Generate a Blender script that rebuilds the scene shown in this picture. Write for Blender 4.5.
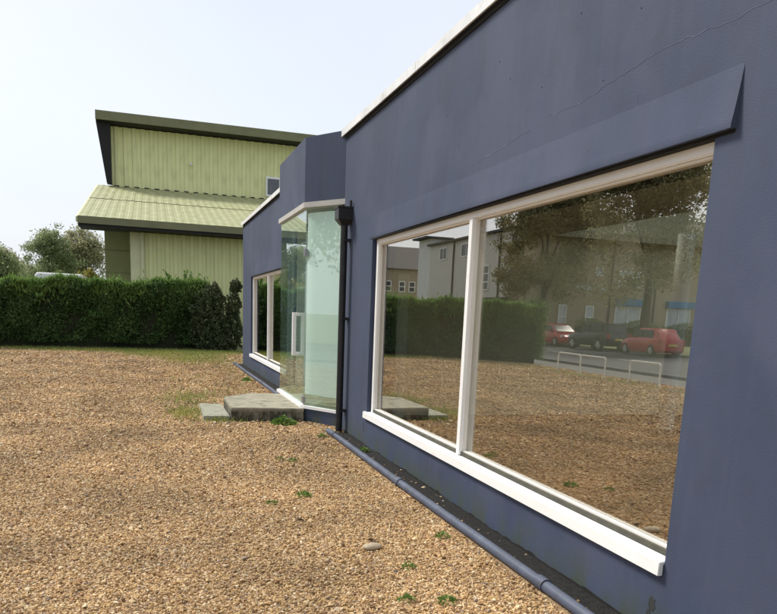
import bpy, bmesh, math, random
import numpy as np
from mathutils import Matrix, Vector
R_ = math.radians
for o in list(bpy.data.objects): bpy.data.objects.remove(o)
scn = bpy.context.scene
col = scn.collection
random.seed(7); rng = np.random.default_rng(7)

# ------------------------------------------------------------------ camera
cd = bpy.data.cameras.new('camera'); cam = bpy.data.objects.new('camera', cd); col.objects.link(cam)
cd.sensor_fit = 'HORIZONTAL'; cd.sensor_width = 36.0; cd.lens = 36.0 * 727 / 777
cd.shift_y = 0.1935; cd.clip_start = 0.05; cd.clip_end = 2000
M3 = Matrix(((0.95239, 0.020556, -0.304189), (-0.302183, 0.196138, -0.932853), (0.040487, 0.980361, 0.193011)))
cam.matrix_world = Matrix.Translation((0, 0, 1.6)) @ M3.to_4x4()
scn.camera = cam

# ------------------------------------------------------------------ world, sun, exposure
SUN_EL, SUN_AZ = 48.0, 316.0          # azimuth clockwise from +Y: light comes from the left and ahead
w = bpy.data.worlds.new('World'); scn.world = w; w.use_nodes = True
nt = w.node_tree; nt.nodes.clear()
out = nt.nodes.new('ShaderNodeOutputWorld'); bg = nt.nodes.new('ShaderNodeBackground')
sky = nt.nodes.new('ShaderNodeTexSky'); sky.sky_type = 'NISHITA'; sky.sun_disc = False
sky.sun_elevation = R_(SUN_EL); sky.sun_rotation = R_(SUN_AZ); sky.dust_density = 3.0; sky.air_density = 1.0
tc = nt.nodes.new('ShaderNodeTexCoord'); nz = nt.nodes.new('ShaderNodeTexNoise')
nz.inputs['Scale'].default_value = 1.6; nz.inputs['Detail'].default_value = 5
mp = nt.nodes.new('ShaderNodeMapping'); mp.inputs['Scale'].default_value = (1, 1, 2.2)
cr = nt.nodes.new('ShaderNodeValToRGB')
cr.color_ramp.elements[0].position = .3; cr.color_ramp.elements[0].color = (2.65, 2.85, 3.25, 1)
cr.color_ramp.elements[1].position = .7; cr.color_ramp.elements[1].color = (3.05, 3.18, 3.4, 1)
mx = nt.nodes.new('ShaderNodeMix'); mx.data_type = 'RGBA'; mx.inputs[0].default_value = 0.88   # cloud cover over the clear sky
L = nt.links.new
L(tc.outputs['Generated'], mp.inputs['Vector']); L(mp.outputs[0], nz.inputs['Vector']); L(nz.outputs['Fac'], cr.inputs[0])
L(sky.outputs[0], mx.inputs[6]); L(cr.outputs[0], mx.inputs[7]); L(mx.outputs[2], bg.inputs[0])
bg.inputs[1].default_value = 0.1; L(bg.outputs[0], out.inputs[0])
sl = bpy.data.lights.new('sun', 'SUN'); sun = bpy.data.objects.new('sun', sl); col.objects.link(sun)
sl.energy = 1.5; sl.angle = R_(14); sl.color = (1.0, 0.96, 0.9)
sd = Vector((math.sin(R_(SUN_AZ)) * math.cos(R_(SUN_EL)), math.cos(R_(SUN_AZ)) * math.cos(R_(SUN_EL)), math.sin(R_(SUN_EL))))
sun.rotation_euler = sd.to_track_quat('Z', 'Y').to_euler(); sun.location = (-20, 5, 30)
vs = scn.view_settings; vs.view_transform = 'Standard'; vs.look = 'None'; vs.gamma = 1; vs.use_curve_mapping = False
vs.exposure = 1.5
scn.cycles.max_bounces = 6; scn.cycles.transparent_max_bounces = 14

# ------------------------------------------------------------------ materials
MATS = {}
def pm(name, c1, c2=None, scale=4.0, rough=0.8, bump=0.0, bscale=60.0, metal=0.0, detail=6.0, spec=0.3, stretch=(1, 1, 1), island=0.0, lo=.3, hi=.7, extra=None):
    m = bpy.data.materials.new(name); m.use_nodes = True; t = m.node_tree; n = t.nodes; k = t.links.new
    b = n['Principled BSDF']; b.inputs['Roughness'].default_value = rough; b.inputs['Metallic'].default_value = metal
    b.inputs['Specular IOR Level'].default_value = spec
    co = n.new('ShaderNodeTexCoord'); ma = n.new('ShaderNodeMapping'); ma.inputs['Scale'].default_value = stretch
    k(co.outputs['Object'], ma.inputs['Vector'])
    no = n.new('ShaderNodeTexNoise'); no.inputs['Scale'].default_value = scale; no.inputs['Detail'].default_value = detail
    k(ma.outputs[0], no.inputs['Vector'])
    r = n.new('ShaderNodeValToRGB'); c2 = c2 or tuple(x * .85 for x in c1)
    r.color_ramp.elements[0].position = lo; r.color_ramp.elements[1].position = hi
    r.color_ramp.elements[0].color = (*c2, 1); r.color_ramp.elements[1].color = (*c1, 1)
    k(no.outputs['Fac'], r.inputs[0]); c = r.outputs[0]
    if island:
        g = n.new('ShaderNodeNewGeometry'); hs = n.new('ShaderNodeHueSaturation'); mr = n.new('ShaderNodeMapRange')
        mr.inputs['To Min'].default_value = 1 - island; mr.inputs['To Max'].default_value = 1 + island
        k(g.outputs['Random Per Island'], mr.inputs['Value']); k(mr.outputs[0], hs.inputs['Value']); k(c, hs.inputs['Color']); c = hs.outputs[0]
    if extra: c = extra(t, ma, c)
    k(c, b.inputs['Base Color'])
    if bump:
        nb = n.new('ShaderNodeTexNoise'); nb.inputs['Scale'].default_value = bscale; nb.inputs['Detail'].default_value = 4
        k(ma.outputs[0], nb.inputs['Vector'])
        bu = n.new('ShaderNodeBump'); bu.inputs['Strength'].default_value = bump; bu.inputs['Distance'].default_value = .02
        k(nb.outputs['Fac'], bu.inputs['Height']); k(bu.outputs[0], b.inputs['Normal'])
    MATS[name] = m
    return m

def mixnoise(color, scale, lo, hi, stretch=(1, 1, 1), zlo=None, zhi=None, amount=1.0):
    """overlay of a stain colour through a noise mask, optionally only between two heights (object space)"""
    def f(t, ma, c):
        n = t.nodes; k = t.links.new
        m2 = n.new('ShaderNodeMapping'); m2.inputs['Scale'].default_value = stretch; k(ma.inputs['Vector'].links[0].from_socket, m2.inputs['Vector'])
        no = n.new('ShaderNodeTexNoise'); no.inputs['Scale'].default_value = scale; no.inputs['Detail'].default_value = 7; k(m2.outputs[0], no.inputs['Vector'])
        r = n.new('ShaderNodeMapRange'); r.inputs['From Min'].default_value = lo; r.inputs['From Max'].default_value = hi; r.inputs['To Max'].default_value = amount
        k(no.outputs['Fac'], r.inputs['Value']); fac = r.outputs[0]
        if zlo is not None:
            s = n.new('ShaderNodeSeparateXYZ'); k(ma.inputs['Vector'].links[0].from_socket, s.inputs[0])
            z = n.new('ShaderNodeMapRange'); z.inputs['From Min'].default_value = zhi; z.inputs['From Max'].default_value = zlo
            k(s.outputs['Z'], z.inputs['Value'])
            mu = n.new('ShaderNodeMath'); mu.operation = 'MULTIPLY'; k(fac, mu.inputs[0]); k(z.outputs[0], mu.inputs[1]); fac = mu.outputs[0]
        x = n.new('ShaderNodeMix'); x.data_type = 'RGBA'; k(fac, x.inputs[0]); k(c, x.inputs[6]); x.inputs[7].default_value = (*color, 1)
        return x.outputs[2]
    return f
def chain(*fs):
    def f(t, ma, c):
        for g in fs: c = g(t, ma, c)
        return c
    return f

def glass(name, tint, r0, refl=(1, 1, 1), rough=0.0, wav=0.0):
    m = bpy.data.materials.new(name); m.use_nodes = True; t = m.node_tree; n = t.nodes; k = t.links.new; n.clear()
    o = n.new('ShaderNodeOutputMaterial'); mixs = n.new('ShaderNodeMixShader'); tr = n.new('ShaderNodeBsdfTransparent'); gl = n.new('ShaderNodeBsdfGlossy')
    tr.inputs[0].default_value = (*tint, 1); gl.inputs[0].default_value = (*refl, 1); gl.inputs['Roughness'].default_value = rough
    g = n.new('ShaderNodeNewGeometry'); dt = n.new('ShaderNodeVectorMath'); dt.operation = 'DOT_PRODUCT'
    k(g.outputs['Incoming'], dt.inputs[0]); k(g.outputs['Normal'], dt.inputs[1])
    ab = n.new('ShaderNodeMath'); ab.operation = 'ABSOLUTE'; k(dt.outputs['Value'], ab.inputs[0])
    s = n.new('ShaderNodeMath'); s.operation = 'SUBTRACT'; s.inputs[0].default_value = 1; k(ab.outputs[0], s.inputs[1])
    p = n.new('ShaderNodeMath'); p.operation = 'POWER'; p.inputs[1].default_value = 5; k(s.outputs[0], p.inputs[0])
    ma = n.new('ShaderNodeMath'); ma.operation = 'MULTIPLY_ADD'; ma.inputs[1].default_value = 1 - r0; ma.inputs[2].default_value = r0; k(p.outputs[0], ma.inputs[0])
    k(ma.outputs[0], mixs.inputs[0]); k(tr.outputs[0], mixs.inputs[1]); k(gl.outputs[0], mixs.inputs[2]); k(mixs.outputs[0], o.inputs[0])
    if wav:
        co = n.new('ShaderNodeTexCoord'); no = n.new('ShaderNodeTexNoise'); no.inputs['Scale'].default_value = 1.3; no.inputs['Detail'].default_value = 1
        bu = n.new('ShaderNodeBump'); bu.inputs['Strength'].default_value = wav; bu.inputs['Distance'].default_value = .01
        k(co.outputs['Object'], no.inputs['Vector']); k(no.outputs['Fac'], bu.inputs['Height']); k(bu.outputs[0], gl.inputs['Normal'])
    MATS[name] = m; return m

def leafmat(name, c1, c2, trans=.3, scale=1.5, island=.35):
    m = pm(name, c1, c2, scale=scale, rough=.6, island=island, spec=.25)
    t = m.node_tree; n = t.nodes; k = t.links.new; b = n['Principled BSDF']
    tl = n.new('ShaderNodeBsdfTranslucent'); k(b.inputs['Base Color'].links[0].from_socket, tl.inputs[0])
    mi = n.new('ShaderNodeMixShader'); mi.inputs[0].default_value = trans
    k(b.outputs[0], mi.inputs[1]); k(tl.outputs[0], mi.inputs[2]); k(mi.outputs[0], n['Material Output'].inputs[0]); return m

pm('render', (.053, .070, .119), (.044, .058, .099), scale=1.1, rough=.75, bump=.14, bscale=150, detail=10, spec=.3,
   extra=chain(mixnoise((.074, .086, .126), 1.7, .5, .75, (1, 1, .45), amount=.55), mixnoise((.042, .048, .064), 6, .55, .8, amount=.4), mixnoise((.040, .048, .074), 5, .5, .72, (1, 1, .10), amount=.35), mixnoise((.088, .100, .142), 9, .56, .74, (1, 1, .08), amount=.22), mixnoise((.080, .094, .146), .8, .5, .6, amount=.45),
               mixnoise((.06, .075, .05), 5, .35, .6, (1, 1, .6), .02, .26, .85)))
pm('render_stain', (.03, .035, .03), (.05, .05, .05), scale=20, rough=.9)
pm('crack_fill', (.17, .185, .25), (.11, .125, .18), scale=9, rough=.9)
pm('white_paint', (.84, .84, .82), (.80, .80, .77), scale=3, rough=.45, bump=.05, extra=mixnoise((.46, .44, .38), 9, .62, .85, (1, .5, 2), amount=.4))
pm('band_grey', (.50, .49, .45), (.42, .41, .38), scale=3, rough=.6)
pm('track_dark', (.10, .095, .07), (.06, .058, .045), scale=12, rough=.7)
pm('cream_paint', (.76, .73, .66), (.70, .67, .60), scale=3, rough=.5)
pm('coping', (.80, .81, .80), (.66, .67, .66), scale=2.5, rough=.5, extra=mixnoise((.2, .2, .18), 4, .55, .8, amount=.6))
pm('black_plastic', (.018, .018, .020), (.03, .03, .03), scale=8, rough=.4)
pm('near_black', (.012, .012, .012), (.02, .02, .018), scale=30, rough=.9)  # real gaps and holes, and also the painted shade strips
pm('shaded_soil', (.028, .026, .022), (.012, .012, .012), scale=25, rough=1, bump=.8, bscale=80)  # soil colour with the shade between pipe and wall put into it
pm('pipe_paint', (.092, .108, .152), (.06, .07, .10), scale=5, rough=.5, extra=mixnoise((.06, .065, .06), 14, .55, .75, amount=.8))
pm('concrete', (.37, .335, .25), (.25, .23, .17), scale=5, rough=.92, bump=.5, bscale=45, extra=chain(mixnoise((.10, .11, .06), 7, .52, .7, amount=.7), mixnoise((.045, .04, .028), 12, .2, .55, (1, 1, .5), .13, .187, .95)))
pm('slab', (.36, .35, .27), (.25, .25, .19), scale=6, rough=.92, bump=.4, bscale=45, extra=mixnoise((.14, .15, .08), 9, .5, .7, amount=.6))
pm('floor_inside', (.085, .055, .032), (.06, .04, .024), scale=6, rough=.7)
pm('plaster', (.72, .68, .55), (.68, .64, .52), scale=1.5, rough=.9)
pm('ceiling_board', (.68, .62, .50), (.62, .56, .46), scale=1.5, rough=.9)
pm('mint_board', (.88, .92, .89), (.86, .90, .87), scale=1.0, rough=.7)
pm('tar', (.05, .05, .05), scale=5)
glass('window_glass', (.985, .96, .90), .37, (1, .985, .95), wav=.02)
glass('door_glass', (.93, .99, .96), .10, (.95, 1, .97))
glass('far_glass', (.30, .33, .32), .12)
pm('steel', (.5, .5, .5), (.42, .42, .42), scale=8, rough=.35, metal=1)
pm('white_plastic', (.82, .82, .80), (.75, .75, .73), scale=8, rough=.35)
# green shed
GC = ((.76, .76, .40), (.70, .70, .36))
pm('green_clad', *GC, scale=1.2, rough=.5, extra=mixnoise((.43, .43, .23), 3.5, .5, .8, (1, 1, .25), amount=.5))
pm('green_roof', (.37, .375, .20), (.29, .295, .14), scale=1.6, rough=.6, spec=.3, extra=mixnoise((.15, .15, .06), 2.4, .52, .75, (1, .5, 1), amount=.6))
pm('green_trim', (.19, .19, .10), (.155, .155, .08), scale=2, rough=.5)
pm('pale_trim', (.70, .69, .42), (.64, .63, .38), scale=2, rough=.5)
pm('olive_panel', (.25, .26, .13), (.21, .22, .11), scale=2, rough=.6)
pm('black_soffit', (.012, .012, .011), (.018, .018, .016), scale=3, rough=.7)
pm('grey_pane', (.07, .075, .09), (.10, .105, .12), scale=2, rough=.15, spec=.6)
# ground
pm('grass_soil', (.10, .13, .045), (.15, .14, .06), scale=.8, rough=1, bump=.6, bscale=30)
pm('asphalt', (.055, .055, .056), (.040, .040, .042), scale=3, rough=.85, bump=.3, bscale=120)
pm('paving', (.13, .125, .11), (.10, .095, .085), scale=2, rough=.9, bump=.2)
pm('kerb_stone', (.18, .175, .16), (.14, .135, .125), scale=4, rough=.9)
pm('road_paint', (.7, .7, .66), (.55, .55, .5), scale=9, rough=.7)
# street
pm('brick', (.40, .33, .235), (.33, .27, .19), scale=3, rough=.9, bump=.2)
pm('grey_clad', (.60, .57, .50), (.55, .52, .46), scale=1, rough=.6)
pm('light_clad', (.66, .67, .63), (.60, .61, .58), scale=1, rough=.6)
pm('roof_slate', (.10, .09, .085), (.07, .065, .06), scale=4, rough=.8)
pm('shop_blue', (.06, .22, .42), (.05, .19, .37), scale=2, rough=.5)
pm('pale_glass', (.55, .60, .62), (.4, .45, .5), scale=1.5, rough=.1, spec=.6)
pm('dark_glass', (.03, .035, .04), (.05, .055, .06), scale=1.5, rough=.3, spec=.5)
pm('car_red', (.42, .03, .035), (.38, .025, .03), scale=2, rough=.2, spec=.6)
pm('car_black', (.018, .022, .028), (.014, .016, .02), scale=2, rough=.18, spec=.6)
pm('car_white', (.78, .79, .79), (.72, .73, .73), scale=2, rough=.25, spec=.5)
pm('tyre', (.018, .018, .018), (.025, .025, .025), scale=9, rough=.85)
pm('lamp_clear', (.75, .76, .78), (.6, .6, .62), scale=9, rough=.1, spec=.7)
pm('lamp_red', (.4, .01, .01), (.3, .01, .01), scale=9, rough=.15, spec=.6)
pm('plate', (.6, .5, .1), (.55, .46, .1), scale=9, rough=.4)
# plants
leafmat('hedge_leaf', (.125, .21, .062), (.075, .14, .044), .4, .9, .5)
leafmat('hedge_tip', (.20, .31, .08), (.13, .23, .055), .35, 1.2, .3)  # pale sprig green; on the hedge it stands for the lit top
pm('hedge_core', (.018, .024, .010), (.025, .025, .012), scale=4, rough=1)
leafmat('shrub_leaf', (.10, .105, .052), (.07, .11, .042), .2, 1.5, .5)
leafmat('tree_leaf', (.31, .35, .18), (.21, .26, .12), .5, .35, .4)  # lightened: haze over the far trees put into the leaf colour
leafmat('tree_leaf_hazed', (.42, .41, .25), (.31, .32, .18), .5, .3, .4)  # paler still, distance haze put into the leaf colour
leafmat('plane_leaf', (.27, .235, .12), (.19, .185, .085), .5, .4, .4)
leafmat('yellow_leaf', (.30, .25, .06), (.20, .20, .05), .3, 1.5, .3)
leafmat('weed_leaf', (.16, .26, .05), (.11, .20, .04), .3, 8, .3)
leafmat('grass_blade', (.34, .33, .09), (.18, .24, .06), .3, .7, .4)
pm('bark', (.085, .07, .05), (.05, .042, .032), scale=6, rough=.95, bump=.6, bscale=18, stretch=(1, 1, .3))
pm('dead_leaf', (.10, .055, .02), (.06, .035, .015), scale=20, rough=.8)
pm('pale_stone', (.48, .40, .28), (.36, .29, .2), scale=14, rough=.85, bump=.3)

def gravel_mat():
    m = pm('gravel_ground', (.50, .345, .19), (.26, .17, .09), scale=44, rough=.95, bump=1.0, bscale=55, detail=8, lo=.36, hi=.64,
           extra=chain(mixnoise((.30, .19, .11), .55, .45, .7, amount=.45), mixnoise((.44, .29, .15), 2.6, .5, .7, amount=.5), mixnoise((.16, .10, .05), 9, .5, .68, amount=.6), mixnoise((.50, .40, .25), 90, .58, .68, amount=.8), mixnoise((.05, .035, .02), 70, .60, .68, amount=.8)))
    return m
gravel_mat()
def stone_mat():
    m = bpy.data.materials.new('gravel_stone'); m.use_nodes = True; t = m.node_tree; n = t.nodes; k = t.links.new
    b = n['Principled BSDF']; b.inputs['Roughness'].default_value = .8; b.inputs['Specular IOR Level'].default_value = .3
    oi = n.new('ShaderNodeObjectInfo'); r = n.new('ShaderNodeValToRGB'); r.color_ramp.interpolation = 'LINEAR'
    e = r.color_ramp.elements
    stops = [(0, (.15, .087, .039)), (.12, (.29, .172, .075)), (.3, (.45, .28, .122)), (.5, (.555, .365, .165)), (.66, (.62, .44, .225)), (.82, (.71, .58, .38)), (.9, (.43, .235, .118)), (1, (.28, .235, .185))]
    e[0].position = 0; e[0].color = (*stops[0][1], 1); e[1].position = 1; e[1].color = (*stops[-1][1], 1)
    for p, c in stops[1:-1]: q = e.new(p); q.color = (*c, 1)
    k(oi.outputs['Random'], r.inputs[0])
    no = n.new('ShaderNodeTexNoise'); no.inputs['Scale'].default_value = .9; no.inputs['Detail'].default_value = 4; k(oi.outputs['Location'], no.inputs['Vector'])
    mr = n.new('ShaderNodeMapRange'); mr.inputs['From Min'].default_value = .3; mr.inputs['From Max'].default_value = .7; mr.inputs['To Min'].default_value = .68; mr.inputs['To Max'].default_value = 1.18; k(no.outputs['Fac'], mr.inputs['Value'])
    hs = n.new('ShaderNodeHueSaturation'); k(mr.outputs[0], hs.inputs['Value']); k(r.outputs[0], hs.inputs['Color']); k(hs.outputs[0], b.inputs['Base Color']); MATS['gravel_stone'] = m
stone_mat()

# ------------------------------------------------------------------ helpers
def tag(o, label=None, cat=None, group=None, kind=None):
    if label: o['label'] = label
    if cat: o['category'] = cat
    if group: o['group'] = group
    if kind: o['kind'] = kind
    return o
def empty(name, loc=(0, 0, 0), rz=0.0, label=None, cat=None, group=None):
    o = bpy.data.objects.new(name, None); o.empty_display_size = .2; col.objects.link(o)
    o.location = loc; o.rotation_euler = (0, 0, rz); return tag(o, label, cat, group)
class MB:
    def __init__(s, off=(0, 0, 0)): s.v = []; s.f = []; s.o = off
    def add(s, vs_, fs):
        b = len(s.v); s.v += [(x - s.o[0], y - s.o[1], z - s.o[2]) for x, y, z in vs_]; s.f += [tuple(i + b for i in q) for q in fs]; return s
    def box(s, x0, x1, y0, y1, z0, z1):
        return s.add([(x0, y0, z0), (x1, y0, z0), (x1, y1, z0), (x0, y1, z0), (x0, y0, z1), (x1, y0, z1), (x1, y1, z1), (x0, y1, z1)],
                     [(0, 3, 2, 1), (4, 5, 6, 7), (0, 1, 5, 4), (1, 2, 6, 5), (2, 3, 7, 6), (3, 0, 4, 7)])
    def prism(s, poly, a, b, axis='z'):
        """closed prism of a 2-D polygon between a and b on the axis (z: poly=(x,y); y: poly=(x,z); x: poly=(y,z))"""
        n = len(poly)
        mk = {'z': lambda p, t: (p[0], p[1], t), 'y': lambda p, t: (p[0], t, p[1]), 'x': lambda p, t: (t, p[0], p[1])}[axis]
        return s.add([mk(p, a) for p in poly] + [mk(p, b) for p in poly],
                     [tuple(range(n - 1, -1, -1)), tuple(range(n, 2 * n))] + [(i, (i + 1) % n, n + (i + 1) % n, n + i) for i in range(n)])
    def tube(s, pts, rad, n=10, caps=True):
        pts = [Vector(p) for p in pts]; rad = rad if isinstance(rad, (list, tuple)) else [rad] * len(pts)
        vs_ = []; fs = []
        up = Vector((0, 0, 1))
        for i, p in enumerate(pts):
            d = (pts[min(i + 1, len(pts) - 1)] - pts[max(i - 1, 0)]).normalized()
            a = d.cross(up)
            if a.length < .05: a = d.cross(Vector((1, 0, 0)))
            a.normalize(); b = d.cross(a)
            for j in range(n):
                t = 2 * math.pi * j / n; q = p + (a * math.cos(t) + b * math.sin(t)) * rad[i]; vs_.append(tuple(q))
        for i in range(len(pts) - 1):
            for j in range(n): fs.append((i * n + j, i * n + (j + 1) % n, (i + 1) * n + (j + 1) % n, (i + 1) * n + j))
        if caps: fs.append(tuple(range(n))[::-1]); fs.append(tuple(range((len(pts) - 1) * n, len(pts) * n)))
        return s.add(vs_, fs)
    def loft(s, rings, caps=True):
        n = len(rings[0]); vs_ = [p for r in rings for p in r]; fs = []
        for i in range(len(rings) - 1):
            for j in range(n): fs.append((i * n + j, i * n + (j + 1) % n, (i + 1) * n + (j + 1) % n, (i + 1) * n + j))
        if caps: fs.append(tuple(range(n))[::-1]); fs.append(tuple(range((len(rings) - 1) * n, len(rings) * n)))
        return s.add(vs_, fs)
    def build(s, name, mat, parent=None, smooth=False, bevel=0.0, recalc=True):
        me = bpy.data.meshes.new(name); me.from_pydata(s.v, [], s.f)
        if recalc or bevel:
            bm = bmesh.new(); bm.from_mesh(me)
            if recalc: bmesh.ops.recalc_face_normals(bm, faces=bm.faces)
            if bevel: bmesh.ops.bevel(bm, geom=[e for e in bm.edges if e.calc_face_angle(0) > .5], offset=bevel, segments=2, affect='EDGES', clamp_overlap=True)
            bm.to_mesh(me); bm.free()
        if smooth:
            me.shade_smooth()
            me.set_sharp_from_angle(angle=R_(40))
        me.materials.append(MATS[mat]); o = bpy.data.objects.new(name, me); col.objects.link(o)
        if parent: o.parent = parent
        return o
def link_copy(src, parent, loc=(0, 0, 0)):
    c = src.copy(); col.objects.link(c); c.parent = parent; c.location = loc; return c
def copy_tree(o, parent=None):
    c = o.copy(); col.objects.link(c); c.parent = parent
    for ch in list(o.children): copy_tree(ch, c)
    return c
def np_mesh(name, V, F, mat, parent=None, smooth=False):
    me = bpy.data.meshes.new(name); V = np.asarray(V, np.float32).reshape(-1, 3); F = np.asarray(F, np.int32)
    k = F.shape[1]
    me.vertices.add(len(V)); me.vertices.foreach_set('co', V.ravel())
    me.loops.add(F.size); me.loops.foreach_set('vertex_index', F.ravel())
    me.polygons.add(len(F)); me.polygons.foreach_set('loop_start', np.arange(0, F.size, k, dtype=np.int32))
    me.update(calc_edges=True); me.validate()
    me.materials.append(MATS[mat]); o = bpy.data.objects.new(name, me); col.objects.link(o)
    if parent: o.parent = parent
    return o
def leaf_quads(C, size, dirs=None, aspect=.5, jit=.45):
    """folded-diamond leaves at C, long axis along dirs (random when None)"""
    n = len(C); d = rng.normal(size=(n, 3)) if dirs is None else dirs + rng.normal(size=(n, 3)) * jit
    d /= np.linalg.norm(d, axis=1, keepdims=True) + 1e-9
    r = rng.normal(size=(n, 3)); a = np.cross(d, r); a /= np.linalg.norm(a, axis=1, keepdims=True) + 1e-9
    s = (size * rng.uniform(.6, 1.4, n))[:, None]
    nrm = np.cross(d, a)
    V = np.stack([C - d * s * .5, C + a * s * aspect * .5 + nrm * s * .08, C + d * s * .5, C - a * s * aspect * .5 + nrm * s * .08], 1)
    F = np.arange(4 * n).reshape(n, 4)
    return V.reshape(-1, 3), F

def make_tree(name, loc, label, height, spread, mat, leafsize=.22, nleaf=14000, seed=1, trunk_r=.2, first=.3, group=None, clump=.55, open_=1.0, levels=4, cat='tree', fill=None):
    rs = random.Random(seed); root = empty(name, loc, 0, label, cat, group)
    tr = MB(); tips = []
    def grow(p, d, ln, r, lev):
        pts = [p]; rad = [r]; q = p.copy(); dd = d.copy()
        for i in range(3):
            dd = (dd + Vector((rs.gauss(0, .14), rs.gauss(0, .14), rs.gauss(.03, .08)))).normalized(); q = q + dd * ln / 3
            pts.append(q.copy()); rad.append(r * (1 - .16 * (i + 1)))
        tr.tube(pts, rad, 8 if lev < 2 else 5, caps=False)
        if lev >= levels: tips.append((q, dd)); tips.append((pts[2], dd)); return
        nb = rs.choice((3, 4)) if lev < 2 else rs.choice((2, 3, 3))
        for i in range(nb):
            a = 2 * math.pi * (i + rs.random() * .7) / nb; sp = rs.uniform(.55, .95) * open_
            side = Vector((math.cos(a), math.sin(a), 0)) * spread / height * 2.2
            nd = (dd + side * sp + Vector((0, 0, rs.uniform(-.05, .25)))).normalized()
            grow(q if i < nb - 1 else pts[2], nd, ln * rs.uniform(.62, .82), rad[-1] * rs.uniform(.6, .75), lev + 1)
        if lev < 2: grow(q, (dd + Vector((rs.gauss(0, .1), rs.gauss(0, .1), .3))).normalized(), ln * .75, rad[-1] * .8, lev + 1)
    grow(Vector((0, 0, -.1)), Vector((rs.gauss(0, .05), rs.gauss(0, .05), 1)).normalized(), height * first, trunk_r, 0)
    zmax = max(t[0].z for t in tips); sc = height / zmax
    tr.v = [(x, y, z * sc) for x, y, z in tr.v]
    tr.build('trunk', 'bark', root, smooth=True, recalc=False)
    T = np.array([[t[0].x, t[0].y, t[0].z * sc] for t in tips])
    if fill:
        cz, rx, rz, kf = fill; q = rng.normal(size=(kf, 3)); q /= np.linalg.norm(q, axis=1, keepdims=True); q *= (rng.uniform(.45, 1, kf))[:, None]
        q = q * np.array([rx, rx, rz]) * (1 + .15 * np.sin(q[:, :1] * 6)) + np.array([0, 0, cz]); T = np.concatenate([T, q])
    wts = rng.uniform(.3, 1.5, len(T)); idx = rng.choice(len(T), nleaf, p=wts / wts.sum())
    rr = rng.normal(size=(nleaf, 3)); rr /= np.linalg.norm(rr, axis=1, keepdims=True); rr *= (rng.uniform(0, 1, nleaf) ** .5)[:, None]
    C = T[idx] + rr * np.array([clump, clump, clump * .75]) * (.6 + rng.uniform(0, .9, len(T)))[idx][:, None]
    V, F = leaf_quads(C, leafsize, None, .6)
    np_mesh('crown', V, F, mat, root)
    return root

# ================================================================== LARGE STRUCTURE
# ------------------------------------------------------------------ ground
def sheet(name, x0, x1, y0, y1, z, mat, label=None):
    return tag(MB().add([(x0, y0, z), (x1, y0, z), (x1, y1, z), (x0, y1, z)], [(0, 1, 2, 3)]).build(name, mat, recalc=False), kind='structure', label=label)
sheet('ground', -400, 400, -400, 400, -.012, 'grass_soil')
sheet('gravel_yard', -8.3, 3.2, -8, 27.2, 0, 'gravel_ground')
sheet('road', -21.2, -10.15, -60, 140, -.006, 'asphalt')
MB().box(-10.0, -8.3, -60, 140, -.1, .004).build('pavement', 'paving')
tag(bpy.data.objects['pavement'], kind='structure')
for nm, x0, x1 in (('kerb', -10.15, -10.0), ('kerb', -21.35, -21.2)):
    k0 = MB().box(x0, x1, -60, 140, -.1, .10).build(nm, 'kerb_stone', bevel=.015); tag(k0, kind='structure')
MB().box(-26, -21.35, -60, 140, -.1, .085).build('verge', 'grass_soil'); tag(bpy.data.objects['verge'], kind='structure')
for i in range(14):
    tag(sheet('road_marking', -15.36, -15.24, -10 + i * 6, -7 + i * 6, -.002, 'road_paint'))

# ------------------------------------------------------------------ blue showroom building
XF, XB = 2.46, 12.5; Y0, Y1 = 1.1, 21.6; ZT = 3.9
BO = (7.0, 11.35, 0)
bld = empty('showroom_building', BO, 0, 'single-storey slate blue rendered showroom with large white framed windows', 'building')
def holed_wall(ya, yb, za, zb, xa, xb, holes):
    m = MB(BO)
    ys = sorted({ya, yb} | {h[0] for h in holes} | {h[1] for h in holes}); zs = sorted({za, zb} | {h[2] for h in holes} | {h[3] for h in holes})
    def inh(y, z): return any(h[0] < y < h[1] and h[2] < z < h[3] for h in holes)
    for i in range(len(ys) - 1):
        for j in range(len(zs) - 1):
            if inh((ys[i] + ys[i + 1]) / 2, (zs[j] + zs[j + 1]) / 2): continue
            for x in (xa, xb): m.add([(x, ys[i], zs[j]), (x, ys[i + 1], zs[j]), (x, ys[i + 1], zs[j + 1]), (x, ys[i], zs[j + 1])], [(0, 1, 2, 3) if x == xb else (3, 2, 1, 0)])
    def ring(a, b, c, d):
        for p, q in (((a, c), (b, c)), ((b, c), (b, d)), ((b, d), (a, d)), ((a, d), (a, c))):
            m.add([(xa, *p), (xa, *q), (xb, *q), (xb, *p)], [(0, 1, 2, 3)])
    ring(ya, yb, za, zb)
    for h in holes: ring(*h)
    return m
WN = (2.93, 8.48, .40, 2.46); WF = (14.22, 19.78, .40, 2.42); DH = (9.95, 13.3, .2, 3.0)
holed_wall(Y0, Y1, 0, ZT, XF, XF + .28, [WN, WF, DH]).build('front_wall', 'render', bld, recalc=False)
MB(BO).box(XF + .28, XB, Y1 - .28, Y1, 0, ZT).build('end_wall', 'render', bld)
m = MB(BO)
for q in ((XF + .28, 3.1, 0, ZT), (12.0, XB, 0, ZT), (3.1, 12.0, 0, .35), (3.1, 12.0, 2.7, ZT)): m.box(q[0], q[1], Y0, Y0 + .28, q[2], q[3])
ew = m.build('end_wall', 'render', bld)
m = MB(BO)
for i in range(6): m.box(3.1 + i * 1.766, 3.17 + i * 1.766, Y0 + .1, Y0 + .17, .35, 2.7)
m.box(3.17, 11.93, Y0 + .101, Y0 + .169, .35, .42); m.box(3.17, 11.93, Y0 + .101, Y0 + .169, 2.63, 2.7)
added_win = m.build('window', 'white_paint', bld)  # unseen end-wall window, added to light the showroom interior
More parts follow.
